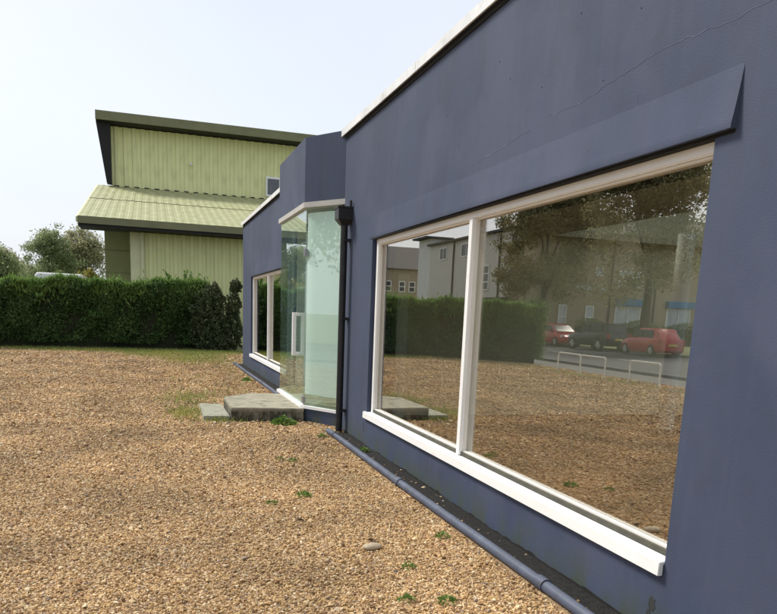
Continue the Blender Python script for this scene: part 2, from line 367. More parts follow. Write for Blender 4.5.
for i in range(5): MB(BO).box(3.175 + i * 1.766, 4.86 + i * 1.766, Y0 + .13, Y0 + .137, .42, 2.63).build('pane', 'door_glass', added_win)  # panes of the added end-wall window
m = MB(BO)
RW = [(2.0, 8.6), (10.2, 13.0), (14.6, 20.6)]; ye = Y0 + .28  # unseen rear windows, added to brighten the interior
for (a, b) in RW: m.box(XB - .28, XB, ye, a, 0, ZT); m.box(XB - .28, XB, a, b, 0, .9); m.box(XB - .28, XB, a, b, 2.5, ZT); ye = b
m.box(XB - .28, XB, ye, Y1 - .28, 0, ZT); m.build('rear_wall', 'render', bld)
for (a, b) in RW:
    m = MB(BO); m.box(XB - .2, XB - .13, a, b, .9, .97); m.box(XB - .2, XB - .13, a, b, 2.43, 2.5)
    for i in range(4): yy = a + (b - a - .07) * i / 3; m.box(XB - .2, XB - .13, yy, yy + .07, .97, 2.43)
    added_win = m.build('window', 'white_paint', bld); MB(BO).box(XB - .17, XB - .163, a, b, .95, 2.45).build('pane', 'door_glass', added_win)  # frame and pane of an added, unseen rear window
m = MB(BO); RL = (2.95, 4.85, 9.9, 13.2); RS = (5.1, 11.9, 1.7, 8.95)  # unseen roof openings, added to let daylight into lobby and showroom
for q in ((XF + .28, XB - .28, Y0 + .28, RS[2]), (XF + .28, XB - .28, RS[3], RL[2]), (XF + .28, RS[0], RS[2], RS[3]), (RS[1], XB - .28, RS[2], RS[3]), (XF + .28, XB - .28, RL[3], Y1 - .28), (XF + .28, RL[0], RL[2], RL[3]), (RL[1], XB - .28, RL[2], RL[3])): m.box(*q, 3.55, 3.75)
m.build('roof', 'tar', bld); MB(BO).box(RL[0] - .02, RL[1] + .02, RL[2] - .02, RL[3] + .02, 3.76, 3.775).build('added_rooflight', 'door_glass', bld); MB(BO).box(RS[0] - .02, RS[1] + .02, RS[2] - .02, RS[3] + .02, 3.76, 3.775).build('added_rooflight', 'door_glass', bld)
# coping: separate lengths with a joint between them
ye = Y0 - .04
while ye < Y1:
    y2 = min(ye + 3.0, Y1 + .04)
    if not (ye > 9.0 and y2 < 14):
        MB(BO).prism([(XF - .05, ZT - .035), (XF - .05, ZT + .05), (XF + .32, ZT + .07), (XF + .32, ZT + .001), (XF - .035, ZT + .001), (XF - .035, ZT - .035)], ye + .004, y2 - .004, 'y').build('coping', 'coping', bld)
    ye = y2
m = MB(BO).box(XF - .012, XF + .002, Y0 + .01, 9.85, ZT - .075, ZT - .037); m.build('coping_shade_line', 'near_black', bld); MB(BO).box(XF - .012, XF + .002, 13.42, Y1 - .01, ZT - .075, ZT - .037).build('coping_shade_line', 'near_black', bld)  # dark strips painting the shadow line under the coping
# rendered drip flare above each window
for (a, b, zz, d0, d1) in ((2.80, 8.58, 2.462, .036, .006), (14.1, 19.95, 2.422, .012, .006)):
    def fl_ring(y, d): return [(x, y, z) for x, z in [(XF + .004, zz + .30)] + [(XF - d * (1 - t) ** 1.3 - .0005, zz + .012 + .27 * t) for t in (.85, .7, .55, .4, .25, .12, 0)] + [(XF - d + .001, zz), (XF + .004, zz + .002)]]
    MB(BO).loft([fl_ring(a + (b - a) * i / 6, d0 + (d1 - d0) * i / 6) for i in range(7)]).build('drip_flare', 'render', bld, smooth=True)
    MB(BO).box(XF - .004, XF + .05, a + .01, b - .13 if a < 5 else b - .2, zz - .014, zz - .001).build('flare_shade_line', 'near_black', bld)  # dark strip painting the shade under the flare
# hairline filled cracks in the render
def crack(pts, wd):
    m = MB(BO)
    fine = []
    for i in range(len(pts) - 1):
        for k in range(8):
            t = k / 8; fine.append((pts[i][0] * (1 - t) + pts[i + 1][0] * t + random.gauss(0, .003), pts[i][1] * (1 - t) + pts[i + 1][1] * t + random.gauss(0, .004)))
    fine.append(pts[-1])
    wl = [wd * random.uniform(.2, 1) for _ in fine]; wl[0] = wl[-1] = .0006
    vert = abs(pts[-1][1] - pts[0][1]) > abs(pts[-1][0] - pts[0][0])
    lo_ = [(p[0] - w_ / 2, p[1]) if vert else (p[0], p[1] - w_ / 2) for p, w_ in zip(fine, wl)]; hi_ = [(p[0] + w_ / 2, p[1]) if vert else (p[0], p[1] + w_ / 2) for p, w_ in zip(fine, wl)]
    n_ = len(fine); V_ = [(XF - .0012, *p) for p in lo_ + hi_] + [(XF + .001, *p) for p in lo_ + hi_]; F_ = []
    for i in range(n_ - 1):
        F_ += [(i, i + 1, n_ + i + 1, n_ + i), (2 * n_ + i, 3 * n_ + i, 3 * n_ + i + 1, 2 * n_ + i + 1), (i, 2 * n_ + i, 2 * n_ + i + 1, i + 1), (n_ + i, n_ + i + 1, 3 * n_ + i + 1, 3 * n_ + i)]
    m.add(V_, F_)
    m.build('crack', 'crack_fill', bld)
crack([(2.35, 2.98), (2.6, 2.94), (2.9, 2.93), (3.3, 2.96), (3.75, 2.93), (4.15, 2.88), (4.5, 2.90)], .0034)
crack([(4.75, 2.86), (5.2, 2.83), (5.7, 2.80)], .005)
for yy, zz in ((3.55, 2.72), (4.05, 2.66), (3.62, 2.66)): crack([(yy, zz), (yy + .012, zz + .03), (yy + .01, zz + .07)], .006)
for i, (yy, zz) in enumerate([(4.2, 3.4), (4.62, 3.1), (5.1, 3.28), (6.0, 3.0), (6.3, 3.3), (3.6, 3.22), (5.3, 3.45), (3.9, 2.95)]):
    MB(BO).tube([(XF - .003, yy, zz), (XF + .01, yy, zz)], .003, 8).build('screw_hole', 'near_black', bld)
# moisture stains and a dark band at the foot of the wall
def stain(y, z, hw, hh, seed, mat='render_stain'):
    rs = random.Random(seed); pts = []
    for i in range(18):
        a = 2 * math.pi * i / 18; r = rs.uniform(.55, 1.0); pts.append((y + math.cos(a) * hw * r, z + math.sin(a) * hh * r))
    MB(BO).prism(pts, XF - .0015, XF + .002, 'x').build('damp_stain', mat, bld)
for a in ((2.99, .17, .035, .05, 3), (3.01, .10, .02, .05, 4), (8.6, .22, .02, .09, 5)): stain(*a)
yy = 1.2
rs = random.Random(5)
def wall_foot_band(ya, yb):
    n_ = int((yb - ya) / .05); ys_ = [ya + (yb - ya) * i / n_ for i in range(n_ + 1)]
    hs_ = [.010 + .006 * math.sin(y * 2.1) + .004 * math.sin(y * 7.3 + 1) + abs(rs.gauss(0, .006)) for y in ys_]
    MB(BO).prism([(ya, 0), (yb, 0)] + [(y, h_) for y, h_ in zip(ys_[::-1], hs_[::-1])], XF - .005, XF + .002, 'x').build('foot_band', 'near_black', bld)  # thin near-black band with an uneven top edge
wall_foot_band(1.2, 9.6); wall_foot_band(13.5, 21.5)

def window(W, sill_over):
    ya, yb, za, zb = W; xf = XF + .045; xb = xf + .07; ym = (ya + yb) / 2 + .02
    fw = .075
    f = MB(BO)
    f.box(xf, xb, ya - .02, ya + .04, za, zb); f.box(xf, xb, yb - fw - .03, yb - .03, za, zb)
    f.box(xf, xb, ya + .04, yb - fw - .03, zb - .065, zb)
    fr = f.build('window', 'white_paint', bld, bevel=.006)
    MB(BO).box(xf + .004, xb, ya + .04, yb - fw - .03, za + .031, za + .058).build('bottom_track', 'track_dark', fr)
    MB(BO).box(xf + .03, xb - .005, yb - .029, yb - .001, za, zb).build('sealant_gap', 'near_black', fr)
    MB(BO).box(xf - .012, xb, ym - .036, ym + .036, za + .031, zb - .066).build('mullion', 'white_paint', fr, bevel=.006)
    MB(BO).prism([(XF + .12, za + .003), (XF + .12, za + .03), (XF - .030, za + .016), (XF - .033, za - .058), (XF - .003, za - .058), (XF - .003, za + .003)], ya + .002, yb + sill_over, 'y').build('sill', 'white_paint', fr, bevel=.003)
    for (a, b) in ((ya + .04, ym - .037), (ym + .037, yb - fw - .03)):
        z0, z1 = za + .059, zb - .066; x = xf + .02; t = .012
        bd = MB(BO)
        bd.box(x, x + .03, a, a + t, z0, z1); bd.box(x, x + .03, b - t, b, z0, z1); bd.box(x, x + .03, a + t, b - t, z1 - t, z1); bd.box(x, x + .03, a + t, b - t, z0, z0 + t)
        bd.build('glazing_bead', 'cream_paint', fr)
        MB(BO).box(x + .031, x + .037, a - .01, b + .01, z0 - .005, z1 + .005).build('pane', 'window_glass', fr)
    # inner sub-frame behind the glass
    g = MB(BO); x = xf + .075
    g.box(x, x + .03, yb - .20, yb - .116, za, zb); g.box(x, x + .03, ya + .01, ya + .1, za, zb); g.box(x, x + .03, ya + .1, yb - .2, zb - .12, zb); g.box(x, x + .03, ya + .1, yb - .2, za, za + .05)
    g.build('inner_frame', 'near_black', fr)
    return fr
window(WN, .07); window(WF, .07)

# interior: floor, ceilings, partitions
MB(BO).box(XF + .28, XB - .28, Y0 + .28, Y1 - .28, .02, .29).build('floor', 'floor_inside', bld)
m = MB(BO)
for q in ((XF + .28, XB - .28, Y0 + .28, RS[2]), (XF + .28, XB - .28, RS[3], 9.1), (XF + .28, RS[0], RS[2], RS[3]), (RS[1], XB - .28, RS[2], RS[3])): m.box(*q, 2.72, 2.80)
m.build('ceiling', 'ceiling_board', bld)
MB(BO).box(XF + .28, XB - .28, 14.0, Y1 - .28, 2.72, 2.80).build('ceiling', 'ceiling_board', bld)
m = MB(BO)
for q in ((XF + .28, XB - .28, 9.25, RL[2]), (XF + .28, XB - .28, RL[3], 13.85), (XF + .28, RL[0], RL[2], RL[3]), (RL[1], XB - .28, RL[2], RL[3])): m.box(*q, 3.1, 3.2)
m.build('ceiling', 'ceiling_board', bld)
pa = MB(BO).box(XF + .28, XB - .28, 9.1, 9.25, .29, 3.5).build('partition', 'plaster', bld)
MB(BO).box(XF + .3, XB - .3, 9.083, 9.0985, .292, .40).build('skirting', 'plaster', pa)
MB(BO).box(XF + .28, XB - .28, 13.85, 14.0, .29, 3.5).build('partition', 'plaster', bld)
MB(BO).tube([(6.3, 7.8, .29), (6.3, 7.8, 2.72)], .105, 20).build('column', 'car_white', bld, smooth=True)
MB(BO).box(2.92, 3.07, 8.86, 9.08, .29, 2.1).build('pilaster', 'mint_board', bld, bevel=.004)

# entrance bay
P = [(XF, 9.87), (2.05, 10.54), (2.05, 12.72), (XF, 13.39)]
def inset(d): return [(XF + .0, P[0][1] + d * 1.2), (P[1][0] + d, P[1][1] + d * .55), (P[2][0] + d, P[2][1] - d * .55), (XF + .0, P[3][1] - d * 1.2)]
MB(BO).prism([(XF + .27, P[0][1])] + P + [(XF + .27, P[3][1])][:1], 3.085, 3.94, 'z').build('bay_fascia', 'render', bld)
MB(BO).prism([(XF + .02, P[0][1] - .01)] + inset(-.012)[0:4] + [(XF + .02, P[3][1] + .01)], 3.015, 3.084, 'z').build('bay_band', 'band_grey', bld)
pl_ = inset(.01); MB(BO).prism([(XF + .2, pl_[0][1])] + pl_ + [(XF + .2, pl_[3][1])], 0, .195, 'z').build('bay_plinth', 'render', bld)
MB(BO).prism([(XF + .25, P[0][1] - .01)] + inset(-.015) + [(XF + .25, P[3][1] + .01)], .196, .236, 'z').build('bay_sill', 'white_paint', bld)
def pane(p, q, z0, z1, name, parent, mat='door_glass', t=.012, g0=.0, g1=.0):
    p = Vector((*p, 0)); q = Vector((*q, 0)); d = (q - p).normalized(); n = Vector((d.y, -d.x, 0)) * t
    p = p + d * g0; q = q - d * g1
    return MB(BO).prism([(p.x, p.y), (q.x, q.y), (q.x + n.x, q.y + n.y), (p.x + n.x, p.y + n.y)], z0, z1, 'z').build(name, mat, parent)
G = inset(.03)
sideA = pane(G[0], G[1], .237, 2.998, 'side_light', bld, g0=.02, g1=.012)
sideC = pane(G[2], G[3], .237, 2.998, 'side_light', bld, g0=.012, g1=.02)
ym = (G[1][1] + G[2][1]) / 2 + .35
door1 = pane(G[1], (G[1][0], ym), .25, 2.55, 'glass_door', bld, g0=.012, g1=.005)
door2 = pane((G[1][0], ym), G[2], .25, 2.55, 'glass_door', bld, g0=.005, g1=.012)
pane(G[1], G[2], 2.56, 2.998, 'transom_pane', bld, g0=.012, g1=.012)
for dr, yc in ((door1, ym - 1.0),):
    h = MB(BO); x0, x1, z0, z1 = 1.99, 2.18, .93, 1.57; t = .05
    h.box(x0, x0 + t, yc, yc + .09, z0, z1); h.box(x1 - t, x1, yc, yc + .09, z0, z1); h.box(x0 + t, x1 - t, yc, yc + .09, z1 - t, z1); h.box(x0 + t, x1 - t, yc, yc + .09, z0, z0 + t)
    h.build('handle', 'white_plastic', dr, bevel=.006)
for zz in (2.36, .26):
    for yy_ in (G[1][1] - .03,): MB(BO).box(G[1][0] - .012, G[1][0] + .03, yy_, yy_ + .14, zz, zz + .1).build('patch_fitting', 'steel', bld, bevel=.004)
G2 = inset(.06); pane(G2[0], G2[1], .40, 2.95, 'screen_board', bld, 'mint_board', .02, .0, .0)
MB(BO).box(2.76, 5.0, 9.26, 9.3, .3, 3.05).build('lobby_lining', 'mint_board', bld); MB(BO).box(2.76, 5.0, 13.79, 13.84, .3, 3.05).build('lobby_lining', 'mint_board', bld); MB(BO).box(2.47, 2.755, 13.262, 13.298, .2, 2.99).build('reveal_lining', 'mint_board', bld); MB(BO).box(4.95, 5.0, 9.31, 13.78, .3, 3.05).build('lobby_lining', 'mint_board', bld)
gi_ = inset(.06); MB(BO).prism([(2.74, gi_[0][1])] + gi_ + [(2.74, gi_[3][1])], .238, .25, 'z').build('threshold', 'concrete', bld)

# rainwater hopper and downpipe
dp = empty('downpipe', (2.36, 9.52, 0), 0, 'black plastic downpipe with hopper head beside the glass entrance bay', 'drainpipe')
DO = (2.36, 9.52, 0)
m = MB(DO); m.tube([(2.375, 9.52, .02), (2.375, 9.52, 2.72)], .046, 14); m.build('pipe', 'black_plastic', dp, smooth=True)
m = MB(DO); m.loft([[(2.375 - a, 9.52 - a, z), (min(2.375 + a, 2.457), 9.52 - a, z), (min(2.375 + a, 2.457), 9.52 + a, z), (2.375 - a, 9.52 + a, z)] for a, z in ((.05, 2.70), (.095, 2.76), (.105, 2.77), (.105, 2.90), (.115, 2.905), (.115, 2.925))]); m.build('hopper', 'black_plastic', dp)
MB(DO).tube([(2.43, 9.43, 2.925), (2.43, 9.43, 3.0)], .018, 8).build('outlet_stub', 'black_plastic', dp)
for zz in (.28, 1.5, 2.5): MB(DO).box(2.36, 2.459, 9.46, 9.58, zz, zz + .035).build('bracket', 'black_plastic', dp)

# drain pipe on the ground along the wall
sheet('shaded_soil_strip', 2.2, XF + .004, Y0, 9.85, .004, 'shaded_soil'); sheet('shaded_soil_strip', 2.2, XF + .004, 13.45, Y1 + .1, .004, 'shaded_soil')  # dark soil, with the shade behind the pipe painted in
def ground_pipe(ya, yb, x, label, cap):
    r = .036; root = empty('drain_pipe', (x, (ya + yb) / 2, 0), 0, label, 'pipe', 'blue drain pipes laid along the foot of the wall'); off = (x, (ya + yb) / 2, 0)
    y = ya; k = 0
    while y < yb - .05:
        y2 = min(y + 2.7, yb); dx = [(.0), .012, -.006, .008][k % 4]; dx2 = [.012, -.006, .008, 0][k % 4]
        MB(off).tube([(x + dx, y, r), (x + (dx + dx2) / 2, (y + y2) / 2, r), (x + dx2, y2 - .003, r)], r, 18).build('pipe_length', 'pipe_paint', root, smooth=True)
        if y2 < yb: MB(off).tube([(x + dx2, y2 - .07, r + .003), (x + dx2, y2 + .02, r + .003)], r + .007, 18).build('socket', 'pipe_paint', root, smooth=True)
        y = y2; k += 1
    if cap: MB(off).tube([(x, ya - .09, r + .012), (x, ya - .005, r + .012), (x, ya + .05, r + .012)], [r * .75, r + .014, r + .014], 18).build('end_cap', 'white_plastic', root, smooth=True)
ground_pipe(1.0, 9.40, 2.20, 'long blue-grey drain pipe on the gravel under the large near window', False)
ground_pipe(13.05, 21.5, 2.2, 'drain pipe with white end cap running along under the far window', True)

# concrete step and slab
st = MB(); st.prism([(1.04, 10.56), (2.075, 10.44), (2.075, 12.35), (1.55, 12.45), (1.05, 11.85)], -.05, .195, 'z')
tag(st.build('concrete_step', 'concrete', bevel=.009), 'weathered concrete step in front of the glass entrance door', 'step')
tag(MB().prism([(.66, 10.66), (1.03, 10.63), (1.035, 12.02), (.68, 12.12)], -.03, .06, 'z').build('paving_slab', 'slab', bevel=.008), 'flat low concrete slab lying beside the taller step', 'slab')

# spotlight track inside
so = (3.7, 7.72, 2.62)
sp = empty('spotlight_track', so, 0, 'black track with three spotlights hanging inside behind the near window', 'spotlights')
MB(so).tube([(3.55, 8.02, 2.57), (3.82, 7.4, 2.57)], .028, 8).build('rail', 'black_plastic', sp)
for t in (.2, .8): MB(so).tube([(3.55 + .27 * t, 8.02 - .62 * t, 2.57), (3.55 + .27 * t, 8.02 - .62 * t, 2.72)], .01, 6).build('hanger', 'black_plastic', sp)
for t in (.1, .45, .9):
    x, y = 3.55 + .27 * t, 8.02 - .62 * t
    s_ = MB(so); s_.tube([(x, y, 2.56), (x, y, 2.49)], .012, 6); s_.tube([(x - .03, y + .02, 2.51), (x + .08, y - .07, 2.38)], [.045, .065], 12); s_.build('spotlight', 'black_plastic', sp, smooth=True)

# ------------------------------------------------------------------ green industrial building
GO = (3.5, 40, 0)
gb = empty('green_shed', GO, 0, 'tall pale green corrugated metal industrial building behind the hedge', 'building')
XR = 11.3
def trap_profile(n, pitch, h):
    pts = []
    for i in range(n):
        b = i * pitch; pts += [(b, 0), (b + pitch * .40, 0), (b + pitch * .52, h), (b + pitch * .88, h)]
    pts.append((n * pitch, 0)); return pts
def sheets(x0, x1, p_bot, p_top, name, mat, width, n, h, nrm):
    """corrugated sheets between two (y,z) points, ribs along that line, raised along nrm"""
    prof = trap_profile(n, width / n, h); root_me = None; x = x0
    V = []; F = []
    for (px, pz) in prof:
        for (yy, zz) in (p_bot, p_top): V.append((px, yy + nrm[0] * pz - GO[1], zz + nrm[1] * pz - GO[2]))
    for i in range(len(prof) - 1): F.append((2 * i, 2 * i + 2, 2 * i + 3, 2 * i + 1))
    me = bpy.data.meshes.new(name); me.from_pydata(V, [], F); me.materials.append(MATS[mat])
    while x < x1 - .02:
        o = bpy.data.objects.new(name, me); col.objects.link(o); o.parent = gb; o.location = (x - GO[0], random.uniform(-.004, .004), 0); x += width
U0, U1 = 7.93, 11.02; YU = 45.0
sheets(-2.05, XR, (YU, U0), (YU, U1), 'wall_sheet', 'green_clad', .92, 2, .07, (-1, 0))
sheets(-.28, XR, (33, 0), (33, 4.62), 'wall_sheet', 'green_clad', 1.0, 3, .06, (-1, 0))
mid = (38.3, 4.87 + (7.93 - 4.87) * 6.4 / 13)
sheets(-2.72, XR, (31.9, 4.86), mid, 'roof_sheet', 'green_roof', 1.0, 3, .014, (-.23, .97))
sheets(-2.72, XR, (mid[0] - .12, mid[1] - .005), (YU, 7.93), 'roof_sheet', 'green_roof', 1.0, 3, .014, (-.23, .97))
XR2 = XR + .8
MB(GO).prism([(31.92, 4.66), (YU + .05, 7.73), (YU + .05, 7.90), (31.92, 4.83)], -2.71, XR2, 'x').build('roof_deck', 'green_roof', gb)
MB(GO).box(-2.73, XR2, 31.78, 31.9, 4.60, 4.875).build('eaves_fascia', 'green_trim', gb)
MB(GO).box(-2.72, XR2, 31.84, 33.4, 4.50, 4.598).build('eaves_soffit', 'black_soffit', gb)
MB(GO).prism([(31.9, 4.645), (YU, 7.72), (YU, 7.93), (31.9, 4.85)], -2.80, -2.722, 'x').build('verge_trim', 'pale_trim', gb)
MB(GO).box(-.85, -.46, 32.96, 33.3, 0, 4.495).build('corner_trim', 'pale_trim', gb)
MB(GO).tube([(-.37, 32.93, 0), (-.37, 32.93, 4.495)], .085, 12).build('downpipe', 'pale_trim', gb, smooth=True)
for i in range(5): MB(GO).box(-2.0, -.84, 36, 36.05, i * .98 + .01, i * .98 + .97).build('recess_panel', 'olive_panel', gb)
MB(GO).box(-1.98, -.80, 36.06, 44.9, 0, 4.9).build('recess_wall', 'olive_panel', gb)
MB(GO).box(-.84, -.78, 33.3, 36.05, 0, 4.495).build('return_wall', 'green_clad', gb)
MB(GO).box(-.75, XR2, 33.08, 33.2, 0, 4.62).build('backing_wall', 'green_clad', gb)
MB(GO).box(-2.02, XR2, YU + .03, YU + 14, 4.9, 11.0).build('upper_body', 'green_clad', gb)
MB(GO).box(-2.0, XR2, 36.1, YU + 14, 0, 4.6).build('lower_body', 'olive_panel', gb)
MB(GO).box(-2.70, XR2 + 5, 43.9, 44.02, 11.08, 11.53).build('roof_fascia', 'green_trim', gb)
MB(GO).box(-2.69, XR2 + 5, 44.02, YU + 14, 11.06, 11.10).build('roof_soffit', 'black_soffit', gb)
MB(GO).prism([(44.02, 11.5), (59, 10.9), (59, 10.7), (44.02, 11.11)], -2.69, XR2 + 5, 'x').build('roof', 'green_trim', gb)
MB(GO).prism([(-2.71, 11.07), (-2.25, 7.98), (-2.0, 7.96), (-2.0, 11.07)], 44.3, 44.95, 'y').build('verge_fin', 'black_soffit', gb)
for i in range(24): MB(GO).box(-1.9 + i * .53, -1.65 + i * .53, 44.86, 44.93, 7.9, 7.965).build('closer_block', 'black_soffit', gb)
wn = MB(GO).box(6.42, 7.5, 44.84, 44.92, 8.08, 9.18).build('window', 'white_paint', gb); MB(GO).box(6.52, 7.18, 44.80, 44.85, 8.2, 9.06).build('pane', 'grey_pane', wn)
lm = MB(GO).tube([(2.2, 44.9, 9.42), (2.2, 44.72, 9.42), (2.2, 44.66, 9.38)], [.06, .08, .05], 12).build('bulkhead_lamp', 'white_plastic', gb, smooth=True)

# ------------------------------------------------------------------ hedge, shrubs
def hedge_y(x): return 28.35 + .11 * np.minimum(x - 1.5, 0) - .33 * np.maximum(-5.0 - x, 0) ** 1.8
def make_hedge():
    x0, x1 = -8.5, 2.0; root = empty('clipped_hedge', (-3.3, 28.6, 0), 0, 'long clipped dark green conifer hedge across the end of the gravel yard', 'hedge')
    o = np.array((-3.3, 28.6, 0))
    n = 62000
    u = rng.uniform(x0, x1, n); side = rng.random(n); H = 2.16 + .055 * np.sin(u * 1.7) + .045 * np.sin(u * 4.1 + 1) + .03 * np.sin(u * 9.3) + .034 * np.maximum(u + 5, -1)
    z = rng.uniform(.05, 1, n) ** .8 * H; y = hedge_y(u) + rng.normal(0, .06, n) + .13 * np.sin(u * 2.3 + z * 1.9) + .10 * np.sin(u * 5.1 - z * 4) - .03
    depth = rng.exponential(.06, n); y = y + depth
    top = side > .72
    z[top] = H[top] + rng.normal(0, .035, top.sum()); y[top] = hedge_y(u[top]) + rng.uniform(0, 1.3, top.sum())
    endm = side < .08; u[endm] = x0 + rng.normal(0, .06, endm.sum()); y[endm] = hedge_y(u[endm]) + rng.uniform(0, 1.3, endm.sum())
    C = np.stack([u, y, z], 1) - o
    d = np.stack([rng.normal(0, .5, n), -np.ones(n) * .55, np.ones(n) * .55], 1); d[top] = np.stack([rng.normal(0, .35, top.sum()), rng.normal(-.1, .3, top.sum()), np.ones(top.sum())], 1)
    V, F = leaf_quads(C, .105, d, .36, .45); np_mesh('foliage', V, F, 'hedge_leaf', root)
    n2 = 22000; u = rng.uniform(x0, x1, n2); H = 2.16 + .055 * np.sin(u * 1.7) + .045 * np.sin(u * 4.1 + 1) + .03 * np.sin(u * 9.3) + .034 * np.maximum(u + 5, -1)
    dr_ = rng.exponential(.13, n2); z = H + rng.exponential(.04, n2) - dr_ * (rng.random(n2) < .6); y = hedge_y(u) + np.where(dr_ > .08, rng.normal(-.02, .06, n2), rng.uniform(-.08, 1.3, n2))
    V, F = leaf_quads(np.stack([u, y, z], 1) - o, .15, np.stack([rng.normal(0, .4, n2), rng.normal(-.2, .3, n2), np.ones(n2)], 1), .3, .3); np_mesh('lit_tips', V, F, 'hedge_tip', root)  # paler tips over the top: light on the hedge put into colour
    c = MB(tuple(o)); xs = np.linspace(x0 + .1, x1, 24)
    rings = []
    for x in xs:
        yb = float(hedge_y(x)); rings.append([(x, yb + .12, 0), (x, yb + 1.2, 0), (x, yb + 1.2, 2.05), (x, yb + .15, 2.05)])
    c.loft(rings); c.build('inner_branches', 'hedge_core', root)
make_hedge()
def blob_shrub(name, loc, label, blobs, mat, n, ls, stems=8, cat='shrub', sprays=0):
    root = empty(name, loc, 0, label, cat); P_ = []
    for (bx, by, bz, rx, ry, rz, wgt) in blobs:
        k = int(n * wgt); v = rng.normal(size=(k, 3)); v /= np.linalg.norm(v, axis=1, keepdims=True); v *= (rng.uniform(.35, 1, k) ** .4)[:, None] * (1 + .18 * np.sin(v[:, :1] * 9 + v[:, 2:] * 7))
        P_.append(v * np.array([rx, ry, rz]) + np.array([bx, by, bz]))
    C = np.concatenate(P_); C = C[C[:, 2] > .02]
    V, F = leaf_quads(C, ls, None, .5); np_mesh('foliage', V, F, mat, root)
    s_ = MB()
    for i in range(stems):
        b = blobs[i % len(blobs)]; s_.tube([(b[0] * .5 + random.gauss(0, .05), b[1] * .5, 0), (b[0] + random.gauss(0, .06), b[1], b[2] * .6), (b[0] + random.gauss(0, .15), b[1] + random.gauss(0, .1), b[2] + b[5] * .7)], [.035, .022, .008], 5, caps=False)
    s_.build('stems', 'bark', root, recalc=False); return root
blob_shrub('dark_shrub', (2.1, 27.9, 0), 'ragged dark brownish shrub at the right end of the hedge', [(.36, .15, .9, .45, .4, .9, .2), (-.35, .1, 1.1, .5, .4, 1.0, .2), (-.05, 0, 1.0, .5, .5, 1.05, .34), (.0, 0, 1.95, .42, .4, .5, .2), (.72, .1, .8, .38, .4, .8, .22), (.75, 0, 1.75, .26, .3, .5, .1), (.82, 0, 2.38, .22, .2, .25, .08), (.1, -.1, .35, .7, .5, .35, .1)], 'shrub_leaf', 12000, .10)
# tall sprigs growing out of the hedge
root = empty('tall_sprigs', (1.0, 28.7, 2.2), 0, 'pale green unclipped sprigs sticking up out of the hedge top', 'plant')
s_ = MB(); C = []; D = []
for i in range(11):
    bx = random.gauss(0, .16); tx = bx * 2.6 + random.gauss(0, .08); hh = random.uniform(.45, .86) * (1 - .35 * abs(tx))
    s_.tube([(bx, 0, -.6), ((bx + tx) / 2, 0, hh * .5), (tx, random.gauss(0, .1), hh)], [.012, .008, .003], 4, caps=False)
    for k in range(46):
        t = random.uniform(.0, 1); C.append((bx + (tx - bx) * t + random.gauss(0, .02), random.gauss(0, .05), hh * t)); D.append((random.choice((-1, 1)) * .6, random.gauss(0, .4), .8))
s_.build('stems', 'bark', root, recalc=False)
V, F = leaf_quads(np.array(C), .12, np.array(D), .28, .25); np_mesh('leaves', V, F, 'hedge_tip', root)
blob_shrub('yellow_shrub', (-3.0, 39.5, 0), 'pale yellow-green shrub showing over the hedge beside the green building', [(0, 0, 1.6, .8, .8, 1.45, 1.0), (.1, 0, 2.6, .5, .6, .5, .3)], 'yellow_leaf', 3600, .16)

# ================================================================== OBJECTS
# white box van behind the hedge
def make_wheel(parent, x, y, r, wd):
    m = MB(); prof = [(-.5, .62), (-.5, .9), (-.38, 1.0), (.38, 1.0), (.5, .9), (.5, .62)]; n = 24; rings = []
    for i in range(n + 1):
        a = 2 * math.pi * i / n; rings.append([(x + p * wd, y + math.cos(a) * q * r, r + math.sin(a) * q * r) for p, q in prof])
    m.loft(rings, caps=False); wh = m.build('wheel', 'tyre', parent, smooth=True)
    m = MB(); sx = 1 if x > 0 else -1
    m.tube([(x - .3 * wd * sx, y, r), (x + .44 * wd * sx, y, r)], r * .64, 20)
    for k in range(5):
        a = 2 * math.pi * k / 5; m.tube([(x + .47 * wd * sx, y, r), (x + .47 * wd * sx, y + math.cos(a) * r * .58, r + math.sin(a) * r * .58)], r * .07, 6)
    m.build('rim', 'steel', wh)
def make_van(loc, rz, label):
    v = empty('white_van', loc, rz, label, 'van')
    ring = lambda y, hw, zb, zt: [(-hw, y, zb), (hw, y, zb), (hw, y, zt - .18), (hw - .1, y, zt), (-hw + .1, y, zt), (-hw, y, zt - .18)]
    MB().loft([ring(-2.6, 1.0, .45, 2.74), ring(-2.5, 1.03, .4, 2.79), ring(1.0, 1.03, .4, 2.80), ring(1.5, .98, .4, 2.5), ring(2.05, .96, .4, 1.35), ring(2.7, .92, .45, 1.1), ring(2.8, .88, .5, .95)]).build('body', 'car_white', v, bevel=.03)
    for x in (-.93, .93):
        for y in (-1.7, 1.85): make_wheel(v, x, y, .34, .22)
    MB().add([(-.82, 1.57, 2.36), (.82, 1.57, 2.36), (.86, 2.06, 1.42), (-.86, 2.06, 1.42)], [(0, 1, 2, 3)]).build('windscreen', 'dark_glass', v)
    for x in (-1.01, 1.01): MB().box(min(x, x * .995), max(x, x * .995), .7, 1.5, 1.4, 2.1).build('side_window', 'dark_glass', v)
    for x in (-.7, .7): MB().box(x - .15, x + .15, 2.74, 2.83, .8, 1.0).build('headlight', 'lamp_clear', v, bevel=.02)
    MB().box(-.98, .98, -2.68, -2.58, .42, .62).build('bumper', 'tyre', v)
make_van((-3.92, 38.6, 0), 0.0, 'white van whose roof shows above the clipped hedge')

